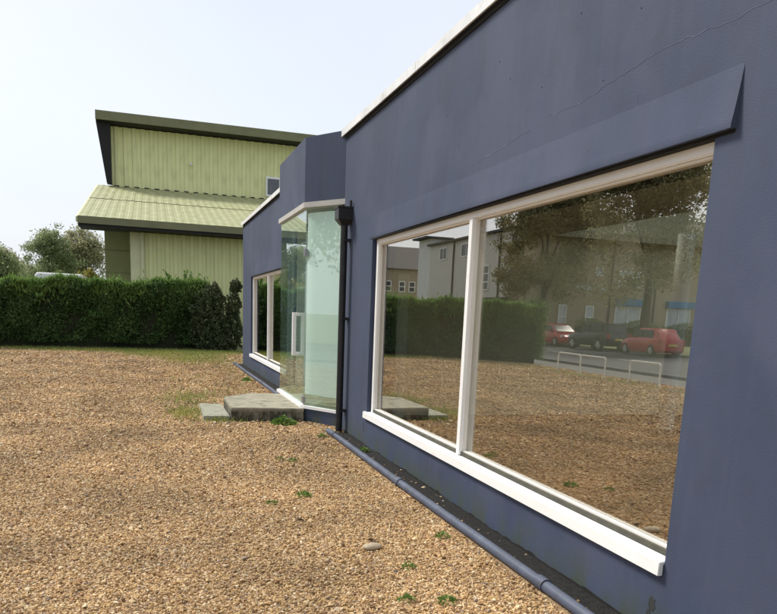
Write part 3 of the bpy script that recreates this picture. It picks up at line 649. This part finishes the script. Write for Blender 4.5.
# cars across the road
def make_car(name, loc, rz, label, paint, Lh=2.0, hw=.86, roof=1.46, belt=.92, suv=False):
    c = empty(name, loc, rz, label, 'car', 'cars parked across the road')
    def ring(y, w_, zb, zt, tum=.06):
        return [(-w_ + .08, y, zb), (w_ - .08, y, zb), (w_, y, zb + .14), (w_, y, zt - .16), (w_ - tum, y, zt), (-w_ + tum, y, zt), (-w_, y, zt - .16), (-w_, y, zb + .14)]
    g = .28 if suv else .2
    MB().loft([ring(-Lh, hw * .86, g + .12, belt - .12), ring(-Lh + .1, hw * .95, g + .02, belt), ring(-Lh * .5, hw, g, belt + .02), ring(0, hw, g, belt), ring(Lh * .4, hw, g, belt - .02),
               ring(Lh * .72, hw * .97, g, belt - .09), ring(Lh * .93, hw * .88, g + .02, belt - .2), ring(Lh, hw * .78, g + .1, belt - .34)]).build('body', paint, c, smooth=True)
    def cr_(y, wb, wr, zb, zt): return [(-wb, y, zb), (wb, y, zb), (wb - .04, y, zb + (zt - zb) * .3), (wr, y, zt - .05), (wr - .08, y, zt), (-wr + .08, y, zt), (-wr, y, zt - .05), (-wb + .04, y, zb + (zt - zb) * .3)]
    yb = -Lh + (.12 if suv else .22); b0 = belt - .06
    cb = MB().loft([cr_(yb, hw * .88, hw * .80, b0, b0 + .06), cr_(yb + (.18 if suv else .42), hw * .9, hw * .74, b0, roof - .05), cr_(yb + .75, hw * .92, hw * .74, b0, roof), cr_(.1, hw * .92, hw * .74, b0, roof), cr_(Lh * .16, hw * .92, hw * .74, b0, roof - .06), cr_(Lh * .56, hw * .88, hw * .8, b0, b0 + .06)]).build('cabin', paint, c, smooth=True)
    zl, zu = belt + .04, roof - .10
    def wx(z): return hw * .92 + (hw * .74 - hw * .92) * (z - b0) / (roof - b0) + .012
    for s in (-1, 1):
        for (ya, yb_, yc, yd) in ((yb + .42, -.30, -.30, yb + .55), (-.22, Lh * .42, Lh * .17, -.22)):
            MB().prism([(ya, zl), (yb_, zl), (yc, zu), (yd, zu)], s * wx(zu) * .9, s * (wx(zl) + .002), 'x').build('side_window', 'dark_glass', c)
        MB().box(s * hw - .1, s * hw + .1, Lh * .30, Lh * .36, belt, belt + .12).build('mirror', paint, c, bevel=.02)
        MB().box(s * hw * .72 - .14, s * hw * .72 + .14, Lh * .86, Lh * .955, belt - .32, belt - .18).build('headlight', 'lamp_clear', c, bevel=.02)
        MB().box(s * hw * .80 - .10, s * hw * .80 + .10, -Lh - .01, -Lh + .12, belt - .3, belt - .02).build('tail_light', 'lamp_red', c, bevel=.02)
        for y in (-Lh * .64, Lh * .64): make_wheel(c, s * (hw - .09), y, .36 if suv else .31, .2)
    MB().add([(-hw * .7, Lh * .20, roof - .09), (hw * .7, Lh * .20, roof - .09), (hw * .78, Lh * .545, belt + .06), (-hw * .78, Lh * .545, belt + .06)], [(0, 1, 2, 3)]).build('windscreen', 'dark_glass', c)
    q = yb + (.06 if suv else .1)
    MB().add([(-hw * .7, yb + (.13 if suv else .36), roof - .12), (hw * .7, yb + (.13 if suv else .36), roof - .12), (hw * .76, q - .03, belt + .08), (-hw * .76, q - .03, belt + .08)], [(0, 1, 2, 3)]).build('rear_window', 'dark_glass', c)
    MB().box(-hw * .8, hw * .8, -Lh - .05, -Lh + .08, g + .14, g + .30).build('bumper', 'tyre' if suv else paint, c, bevel=.02)
    MB().box(-.26, .26, -Lh - .06, -Lh - .01, g + .36, g + .47).build('number_plate', 'plate', c)
    return c
make_car('parked_car', (-20.2, 33.2, -.006), R_(3), 'small red hatchback parked nearest, across the road from the yard', 'car_red', 1.82, .83, 1.45)
make_car('parked_car', (-20.3, 38.4, -.006), R_(-4), 'large black estate car parked between the two red cars', 'car_black', 1.95, .90, 1.62, 1.02, True)
make_car('parked_car', (-20.6, 43.6, -.006), R_(182), 'red car farthest up the road, its headlights facing the yard', 'car_red', 2.05, .86, 1.45)

# hoop barriers beside the pavement
for (yc, x, lab) in ((20.6, -7.55, 'galvanised hoop barrier nearest the end of the hedge'), (19.2, -7.5, 'galvanised hoop barrier in the middle of the three'), (16.9, -7.65, 'galvanised hoop barrier farthest from the hedge')):
    root = empty('hoop_barrier', (x, yc, .004), 0, lab, 'barrier', 'hoop barriers beside the pavement'); a = .66; pts = [(0, -a, 0), (0, -a, .5)]
    for k in range(5): t = math.pi / 2 * (k + 1) / 6; pts.append((0, -a + .1 * (1 - math.cos(t)), .5 + .1 * math.sin(t)))
    pts += [(0, -p[1], p[2]) for p in pts[::-1]]
    MB().tube(pts, .026, 10).build('hoop', 'light_clad', root, smooth=True)
    for s in (-1, 1): MB().tube([(0, s * a, 0), (0, s * a, .012)], .07, 12).build('base_plate', 'light_clad', root)

# grey clad commercial building across the road
go = (-29, 66, 0)
g = empty('grey_office', go, 0, 'grey clad commercial building with low roof and pale end tower across the road', 'building')
MB(go).box(-33, -25, 60, 80, 3.5, 9.3).build('upper_wall', 'grey_clad', g)
MB(go).box(-32.8, -25.3, 60.1, 79.9, 0, 3.5).build('ground_floor', 'brick', g)
MB(go).prism([(-33.4, 9.3), (-24.6, 9.3), (-24.6, 9.5), (-29, 10.4), (-33.4, 9.5)], 60.0, 80.3, 'y').build('roof', 'roof_slate', g)
MB(go).box(-27.5, -25.0, 80.01, 84, 0, 10.2).build('tower', 'light_clad', g); MB(go).box(-27.6, -24.2, 79.6, 84.2, 10.2, 10.4).build('tower_roof', 'roof_slate', g)
def win_x(x, y0, y1, z0, z1, nx, nz, parent, off, frame='white_paint', paneM='dark_glass'):
    f = MB(off); t = .1
    f.box(x, x + .08, y0, y1, z0, z0 + t); f.box(x, x + .08, y0, y1, z1 - t, z1)
    for i in range(nx + 1): yy = y0 + (y1 - y0 - t) * i / nx; f.box(x + .001, x + .082, yy, yy + t, z0 + .001, z1 - .001)
    for j in range(1, nz): zz = z0 + (z1 - z0) * j / nz; f.box(x + .002, x + .075, y0 + .01, y1 - .01, zz - t / 2, zz + t / 2)
    fr = f.build('window', frame, parent); MB(off).box(x - .02, x + .03, y0 + .02, y1 - .02, z0 + .02, z1 - .02).build('pane', paneM, fr); return fr
win_x(-25, 68.5, 71, 7.6, 8.9, 2, 1, g, go); win_x(-25, 64.2, 69.2, 4.2, 6.5, 4, 3, g, go); win_x(-25, 75, 77, 7.6, 8.9, 2, 1, g, go)
for yy in (62, 73): MB(go).tube([(-24.9, yy, 0), (-24.9, yy, 9.3)], .09, 8).build('downpipe', 'roof_slate', g)
MB(go).box(-24.98, -24.4, 60.2, 79, 3.3, 3.5).build('canopy', 'roof_slate', g)
for yy in (61, 65, 69.5, 74): win_x(-25.3, yy, yy + 2.4, .6, 2.8, 2, 1, g, go, 'white_paint', 'pale_glass')
def win_y(y, x0, x1, z0, z1, nx, nz, parent, off, frame='white_paint', paneM='dark_glass'):
    f = MB(off); t = .1
    f.box(x0, x1, y - .08, y, z0, z0 + t); f.box(x0, x1, y - .08, y, z1 - t, z1)
    for i in range(nx + 1): xx = x0 + (x1 - x0 - t) * i / nx; f.box(xx, xx + t, y - .082, y - .001, z0 + .001, z1 - .001)
    for j in range(1, nz): zz = z0 + (z1 - z0) * j / nz; f.box(x0 + .01, x1 - .01, y - .075, y - .002, zz - t / 2, zz + t / 2)
    fr = f.build('window', frame, parent); MB(off).box(x0 + .02, x1 - .02, y - .03, y + .02, z0 + .02, z1 - .02).build('pane', paneM, fr); return fr
for zz in (7.8, 5.1): win_y(80.01, -24.98 - 1.7, -25.3, zz, zz + 1.2, 3, 1, g, go)

# brick shops facing the end of the road
bo = (-36, 57.5, 0)
b = empty('brick_shops', bo, 0, 'brown brick terrace of shops with blue fascias behind the street trees', 'building')
MB(bo).box(-47, -25.2, 55, 59.9, 0, 9.0).build('wall', 'brick', b)
MB(bo).prism([(54.6, 9.0), (59.95, 9.0), (57.4, 11.0)], -47.3, -25.1, 'x').build('roof', 'roof_slate', b)
for (xa, xb) in ((-35.4, -32.6), (-40.7, -37.9), (-46.2, -43.2)):
    MB(bo).box(xa, xb, 54.55, 54.98, 3.15, 3.7).build('shop_fascia', 'shop_blue', b); win_y(54.99, xa + .1, xb - .1, .5, 3.1, 2, 1, b, bo, 'white_paint', 'pale_glass')
for i in range(3):
    for zz in (4.65, 5.45): win_y(54.99, -35.2 + i * .86, -34.5 + i * .86, zz, zz + .6, 1, 1, b, bo, 'white_paint', 'pale_glass')
for xx in (-31.2, -37.3, -42.4): win_y(54.99, xx, xx + .75, 5.5, 6.2, 1, 1, b, bo, 'white_paint', 'pale_glass')
for xx in (-30.6, -28.0): win_y(54.99, xx, xx + .8, 1.0, 3.0, 1, 2, b, bo, 'white_paint', 'pale_glass')
MB(bo).box(-31.7, -28.6, 54.9, 54.985, 4.3, 4.62).build('sign_board', 'pale_glass', b)
for xx in (-32.1, -36.6): MB(bo).tube([(xx, 54.9, 0), (xx, 54.9, 9)], .08, 8).build('downpipe', 'roof_slate', b)
MB(bo).box(-44.5, -43.6, 57.0, 57.9, 10.2, 12.4).build('chimney', 'brick', b)
# brick house far up the street
ho = (-25, 98, 0)
h = empty('brick_house', ho, 0, 'distant brick house with slate roof up the street beyond the grey building', 'house')
MB(ho).box(-34, -21, 95, 103, 0, 7.6).build('wall', 'brick', h)
MB(ho).prism([(94.5, 7.6), (103.5, 7.6), (99, 10.8)], -34.4, -20.6, 'x').build('roof', 'roof_slate', h)
for xx in (-28.6, -27.2, -25.2, -23.2):
    for zz in (1.2, 4.6): win_y(94.99, xx, xx + .9, zz, zz + 1.4, 1, 2, h, ho)
# dark street hedge between the cars and the shops
hr = empty('street_hedge', (-34, 51.5, 0), 0, 'untrimmed dark hedge in front of the brick shops', 'hedge')
n = 9000; u = rng.uniform(-9, 7, n); C = np.stack([u, rng.uniform(-.5, .5, n), rng.uniform(.05, 1.0, n) * (1.7 + .25 * np.sin(u * 1.3))], 1)
V, F = leaf_quads(C, .2, None, .5); np_mesh('foliage', V, F, 'tree_leaf', hr); MB().box(-8.9, 6.9, -.4, .4, 0, 1.3).build('inner_branches', 'hedge_core', hr)

# street trees and far trees
make_tree('street_tree', (-23.6, 51, .08), 'broad brown-leaved street tree in front of the grey building', 14.5, 7.2, 'plane_leaf', .2, 85000, 11, .34, .17, 'street trees', 1.05, fill=(7.2, 4.8, 5.0, 90))
make_tree('street_tree', (-24.4, 39.5, .08), 'tall thick-trunked street tree behind the red hatchback', 15.0, 6.2, 'plane_leaf', .18, 66000, 23, .34, .19, 'street trees', 1.0, fill=(7.8, 4.6, 5.0, 90))
make_tree('street_tree', (-23.2, 20, .08), 'street tree farthest left, opposite the entrance bay', 12.0, 6.0, 'plane_leaf', .2, 40000, 5, .33, .2, 'street trees', 1.0, fill=(7, 4.4, 4, 70))
make_tree('garden_tree', (-6.6, 60, 0), 'thin-leaved dark branched tree beyond the hedge, left of the green building', 7.0, 3.6, 'tree_leaf', .14, 15000, 31, .17, .2, 'trees beyond the hedge', .42, 1.2, fill=(3.6, 3.4, 1.9, 60))
make_tree('garden_tree', (-4.2, 63, 0), 'dull olive tree directly beside the green building', 7.3, 3.4, 'tree_leaf_hazed', .15, 16000, 37, .17, .2, 'trees beyond the hedge', .5, 1.2, fill=(4.0, 2.9, 2.3, 55))
make_tree('garden_tree', (-10.0, 55, 0), 'low rounded green tree at the left edge beyond the hedge', 4.9, 3.2, 'tree_leaf', .14, 15000, 41, .15, .22, 'trees beyond the hedge', .5, fill=(2.9, 2.4, 1.5, 45))
make_tree('garden_tree', (-1.5, 66, 0), 'pale olive tree half hidden behind the green building corner', 7.0, 3.6, 'tree_leaf_hazed', .17, 15000, 47, .15, .2, 'trees beyond the hedge', .5)
make_tree('garden_tree', (-12.5, 78, 0), 'hazy pale tree low in the gap at the left beyond the hedge', 6.0, 4.5, 'tree_leaf_hazed', .2, 16000, 53, .15, .2, 'trees beyond the hedge', .6, fill=(3.6, 4.0, 2.0, 55))
make_tree('garden_tree', (-8.3, 70, 0), 'low bushy tree behind the white van roof', 5.4, 4.2, 'tree_leaf', .17, 18000, 43, .14, .2, 'trees beyond the hedge', .6, fill=(3.4, 3.2, 1.7, 50))

# ------------------------------------------------------------------ gravel stones, weeds, grass (small details last)
def gravel():
    P_ = []
    def area(x0, x1, y0, y1, dens):
        n = int((x1 - x0) * (y1 - y0) * dens); P_.append(np.stack([rng.uniform(x0, x1, n), rng.uniform(y0, y1, n)], 1)); return n
    S = []
    for a, s in (((-1.6, 2.24, 3.2, 5.0, 14000), .0054), ((-1.9, 2.24, 5.0, 7.0, 11000), .0058), ((2.2, 2.44, 9.45, 10.2, 5200), .0082), ((-2.4, 2.24, 7.0, 10.0, 6200), .0070), ((-3.2, 2.24, 10.0, 14.5, 3000), .0086), ((-4.2, 2.15, 14.5, 20, 1300), .0108), ((-5.4, 2.15, 20, 26.8, 700), .0125)):
        n = area(*a); S.append(s * rng.lognormal(0, .33, n))
    keepall = len(np.concatenate(P_))
    for a, s in (((2.15, 3.3, 21.8, 26.8, 700), .0145), ((-8.2, -1.0, 5.0, 24.5, 620), .0135)):
        n = area(*a); S.append(s * rng.lognormal(0, .33, n))
    n = area(2.26, 2.44, 3, 9.6, 60); S.append(.009 * rng.lognormal(0, .3, n))
    XY = np.concatenate(P_); S = np.clip(np.concatenate(S), .003, .03)
    keep = ~((XY[:, 1] > 10.42) & (XY[:, 0] > .62) & (XY[:, 1] < 12.5)) & ~((XY[:, 0] > np.maximum(2.04, 2.45 - (XY[:, 1] - 9.87) * .61)) & (XY[:, 1] > 9.8) & (XY[:, 1] < 13.5))
    keep &= ~((XY[:, 0] > 2.16) & (XY[:, 0] < 2.245) & (XY[:, 1] < 9.56))
    keep &= (XY[:, 0] > -.30 * XY[:, 1] - .35) | (np.arange(len(S)) >= keepall)
    yv = XY[:, 1]; xmin = np.select([yv < 5, yv < 7, yv < 10, yv < 14.5, yv < 20], [-1.6, -1.9, -2.4, -3.2, -4.2], -5.4)
    keep &= ~((np.arange(len(S)) >= keepall) & (XY[:, 0] < 0) & (XY[:, 0] > np.maximum(-.30 * yv - .35, xmin)))
    XY = XY[keep]; S = S[keep]; n = len(S)
    Z = rng.uniform(-.3, .75, n) * S + .5 * S * (rng.random(n) < .35)
    me = bpy.data.meshes.new('gravel'); me.vertices.add(n); me.vertices.foreach_set('co', np.stack([XY[:, 0], XY[:, 1], Z], 1).astype(np.float32).ravel())
    at = me.attributes.new('sc', 'FLOAT', 'POINT'); at.data.foreach_set('value', S.astype(np.float32))
    o = bpy.data.objects.new('gravel', me); col.objects.link(o); tag(o, 'loose golden brown gravel stones covering the yard', 'gravel', kind='stuff')
    me.materials.append(MATS['gravel_stone'])
    ng = bpy.data.node_groups.new('gravel_nodes', 'GeometryNodeTree')
    ng.interface.new_socket('Geometry', in_out='INPUT', socket_type='NodeSocketGeometry'); ng.interface.new_socket('Geometry', in_out='OUTPUT', socket_type='NodeSocketGeometry')
    N = ng.nodes.new; k = ng.links.new
    gi = N('NodeGroupInput'); go_ = N('NodeGroupOutput'); ip = N('GeometryNodeInstanceOnPoints'); gti = N('GeometryNodeGeometryToInstance')
    for i in range(5):
        ic = N('GeometryNodeMeshIcoSphere'); ic.inputs['Radius'].default_value = 1; ic.inputs['Subdivisions'].default_value = 2
        sp_ = N('GeometryNodeSetPosition'); no = N('ShaderNodeTexNoise'); no.noise_dimensions = '4D'; no.inputs['W'].default_value = i * 3.7; no.inputs['Scale'].default_value = .9; no.inputs['Detail'].default_value = 1
        sb = N('ShaderNodeVectorMath'); sb.operation = 'SUBTRACT'; sb.inputs[1].default_value = (.5, .5, .5); sc = N('ShaderNodeVectorMath'); sc.operation = 'SCALE'; sc.inputs['Scale'].default_value = 1.8
        k(no.outputs['Color'], sb.inputs[0]); k(sb.outputs[0], sc.inputs[0]); k(sc.outputs[0], sp_.inputs['Offset']); k(ic.outputs['Mesh'], sp_.inputs['Geometry'])
        tf = N('GeometryNodeTransform'); tf.inputs['Scale'].default_value = [(1.25, .9, .6), (1, .8, .75), (1.4, .75, .6), (1.05, 1, .55), (1.1, .7, .8)][i]
        sm = N('GeometryNodeSetMaterial'); sm.inputs['Material'].default_value = MATS['gravel_stone']
        k(sp_.outputs[0], tf.inputs[0]); k(tf.outputs[0], sm.inputs[0]); k(sm.outputs[0], gti.inputs[0])
    rv = N('FunctionNodeRandomValue'); rv.data_type = 'FLOAT_VECTOR'; rv.inputs[0].default_value = (-.5, -.5, 0); rv.inputs[1].default_value = (.5, .5, 6.283)
    na = N('GeometryNodeInputNamedAttribute'); na.data_type = 'FLOAT'; na.inputs['Name'].default_value = 'sc'
    k(gi.outputs[0], ip.inputs['Points']); k(gti.outputs[0], ip.inputs['Instance']); ip.inputs['Pick Instance'].default_value = True
    k(rv.outputs[0], ip.inputs['Rotation']); k(na.outputs[0], ip.inputs['Scale']); k(ip.outputs[0], go_.inputs[0])
    md = o.modifiers.new('scatter', 'NODES'); md.node_group = ng
gravel()

def grass():
    P_ = []
    def patch(cx, cy, rx, ry, n): P_.append(np.stack([rng.normal(cx, rx, n), rng.normal(cy, ry, n)], 1))
    for x in np.arange(-5.5, 2.4, .35): patch(x, float(hedge_y(x)) - .35 - .15 * random.random(), .3, .22, int(random.uniform(40, 150)))
    for a in ((-.6, 26.6, .8, .4, 900), (1.3, 26.4, .8, .6, 4500), (2.2, 26.8, .7, .5, 3500), (0, 26.7, 1.2, .4, 3600), (1.2, 24.6, .6, .9, 2200), (-2.4, 26.5, 1.2, .35, 1800), (-.3, 25.2, .5, .6, 1100), (.9, 22.6, .35, .6, 700), (.2, 24.5, .5, .8, 700), (1.6, 23.2, .5, 1.2, 700), (-1.8, 26.4, .6, .4, 500), (1.0, 21.5, .5, .9, 280), (.55, 13.2, .25, .5, 420), (.45, 11.4, .14, .4, 420), (.9, 10.5, .25, .07, 140), (1.1, 14.5, .4, .9, 140), (-3.4, 26.2, .8, .4, 500), (1.9, 19.5, .2, 2.0, 180), (.75, 17, .4, 1.2, 120), (-6, 24, 1, 2, 600), (-7.2, 18.5, .2, 2.5, 900)): patch(*a)
    XY = np.concatenate(P_); XY = XY[((XY[:, 0] < 2.1) | (XY[:, 1] > 21.8)) & ~((XY[:, 0] > .66) & (XY[:, 1] > 10.58) & (XY[:, 1] < 12.4))]; n = len(XY)
    hgt = rng.uniform(.03, .11, n); a = rng.uniform(0, 6.28, n); wd = rng.uniform(.006, .014, n); lean = rng.normal(0, .05, (n, 2))
    B = np.stack([XY[:, 0], XY[:, 1], np.full(n, -.003)], 1); dx = np.stack([np.cos(a) * wd, np.sin(a) * wd, np.zeros(n)], 1)
    T = B + np.stack([lean[:, 0], lean[:, 1], hgt], 1)
    V = np.stack([B - dx, B + dx, T], 1); o = np_mesh('grass', V.reshape(-1, 3), np.arange(3 * n).reshape(n, 3), 'grass_blade')
    tag(o, 'sparse yellowish grass growing through the gravel near the hedge', 'grass', kind='stuff')
grass()

def weed(loc, size, label, nl, seed):
    global rng
    keep_, rng = rng, np.random.default_rng(seed); n_ = nl * 4
    a = rng.uniform(0, 6.28, n_); rr = size * rng.uniform(0, 1, n_) ** .6; zz = np.maximum(.0, size * .55 * (1 - rr / size) * rng.uniform(.3, 1.2, n_)) + .004
    C = np.stack([np.cos(a) * rr * .8, np.sin(a) * rr * .8, zz], 1); D = np.stack([np.cos(a), np.sin(a), rng.uniform(.1, 1.2, n_)], 1)
    V, F = leaf_quads(C, size * .33, D, .42, .35); rng = keep_
    o = np_mesh('weed', V, F, 'weed_leaf'); o.location = loc; tag(o, label, 'weed', 'small green weeds in the gravel')
for i, (x, y, s, lab, nl) in enumerate([
    (1.74, 10.22, .24, 'largest bright green weed at the foot of the concrete step', 46), (1.28, 7.72, .07, 'left of two tiny weeds on the gravel below the step', 12),
    (1.40, 7.6, .08, 'right of two tiny weeds on the gravel below the step', 14), (1.22, 6.1, .10, 'small leafy weed in the middle of the gravel', 24),
    (.92, 5.9, .07, 'faint dark weed left of the small leafy one mid gravel', 14), (2.0, 4.76, .08, 'small weed close to the drain pipe under the window', 20),
    (1.53, 4.18, .07, 'small weed just right of and below the pale flat stone', 18), (1.34, 3.66, .07, 'left of two weeds at the bottom edge of the gravel', 18),
    (1.56, 3.6, .08, 'right of two weeds at the bottom edge of the gravel', 22), (2.33, 8.1, .10, 'mossy weed between drain pipe and wall left of the window', 26),
    (1.97, 16.5, .16, 'yellowish weed beside the far drain pipe beyond the step', 40), (2.05, 9.1, .09, 'low weed beside the near end of the drain pipe by the downpipe', 22)]):
    weed((x, y, .008), s * .95, lab, nl, 100 + i)
bm = bmesh.new(); bmesh.ops.create_icosphere(bm, subdivisions=3, radius=1)
for v in bm.verts:
    v.co *= 1 + .1 * math.sin(v.co.x * 3 + 1) * math.cos(v.co.y * 4); v.co = Vector((v.co.x * .075, v.co.y * .045, v.co.z * .024))
me = bpy.data.meshes.new('flat_stone'); bm.to_mesh(me); bm.free(); me.shade_smooth(); me.materials.append(MATS['pale_stone'])
o = bpy.data.objects.new('flat_stone', me); col.objects.link(o); o.location = (1.41, 4.6, .022); o.rotation_euler = (0, .05, .3); tag(o, 'pale flat oval stone lying on the gravel', 'stone')
for i, (x, y, lab) in enumerate([(1.45, 4.75, 'curled dead brown leaf just behind the pale flat stone'), (1.05, 5.35, 'dead brown leaf left of the pale flat stone'), (.62, 6.9, 'dead brown leaf farthest out on the gravel')]):
    V = np.array([(-.035, 0, .012), (-.012, -.02, .004), (.015, -.022, .01), (.04, 0, .016), (.015, .02, .006), (-.014, .018, .012)]); m_ = MB(); m_.add([tuple(p) for p in V] + [(0, 0, -.002)], [(6, 0, 1), (6, 1, 2), (6, 2, 3), (6, 3, 4), (6, 4, 5), (6, 5, 0)])
    o = m_.build('fallen_leaf', 'dead_leaf', recalc=False); o.location = (x, y, .012); o.rotation_euler = (.2, .1, i * 2.1); tag(o, lab, 'leaf', 'dead leaves on the gravel')
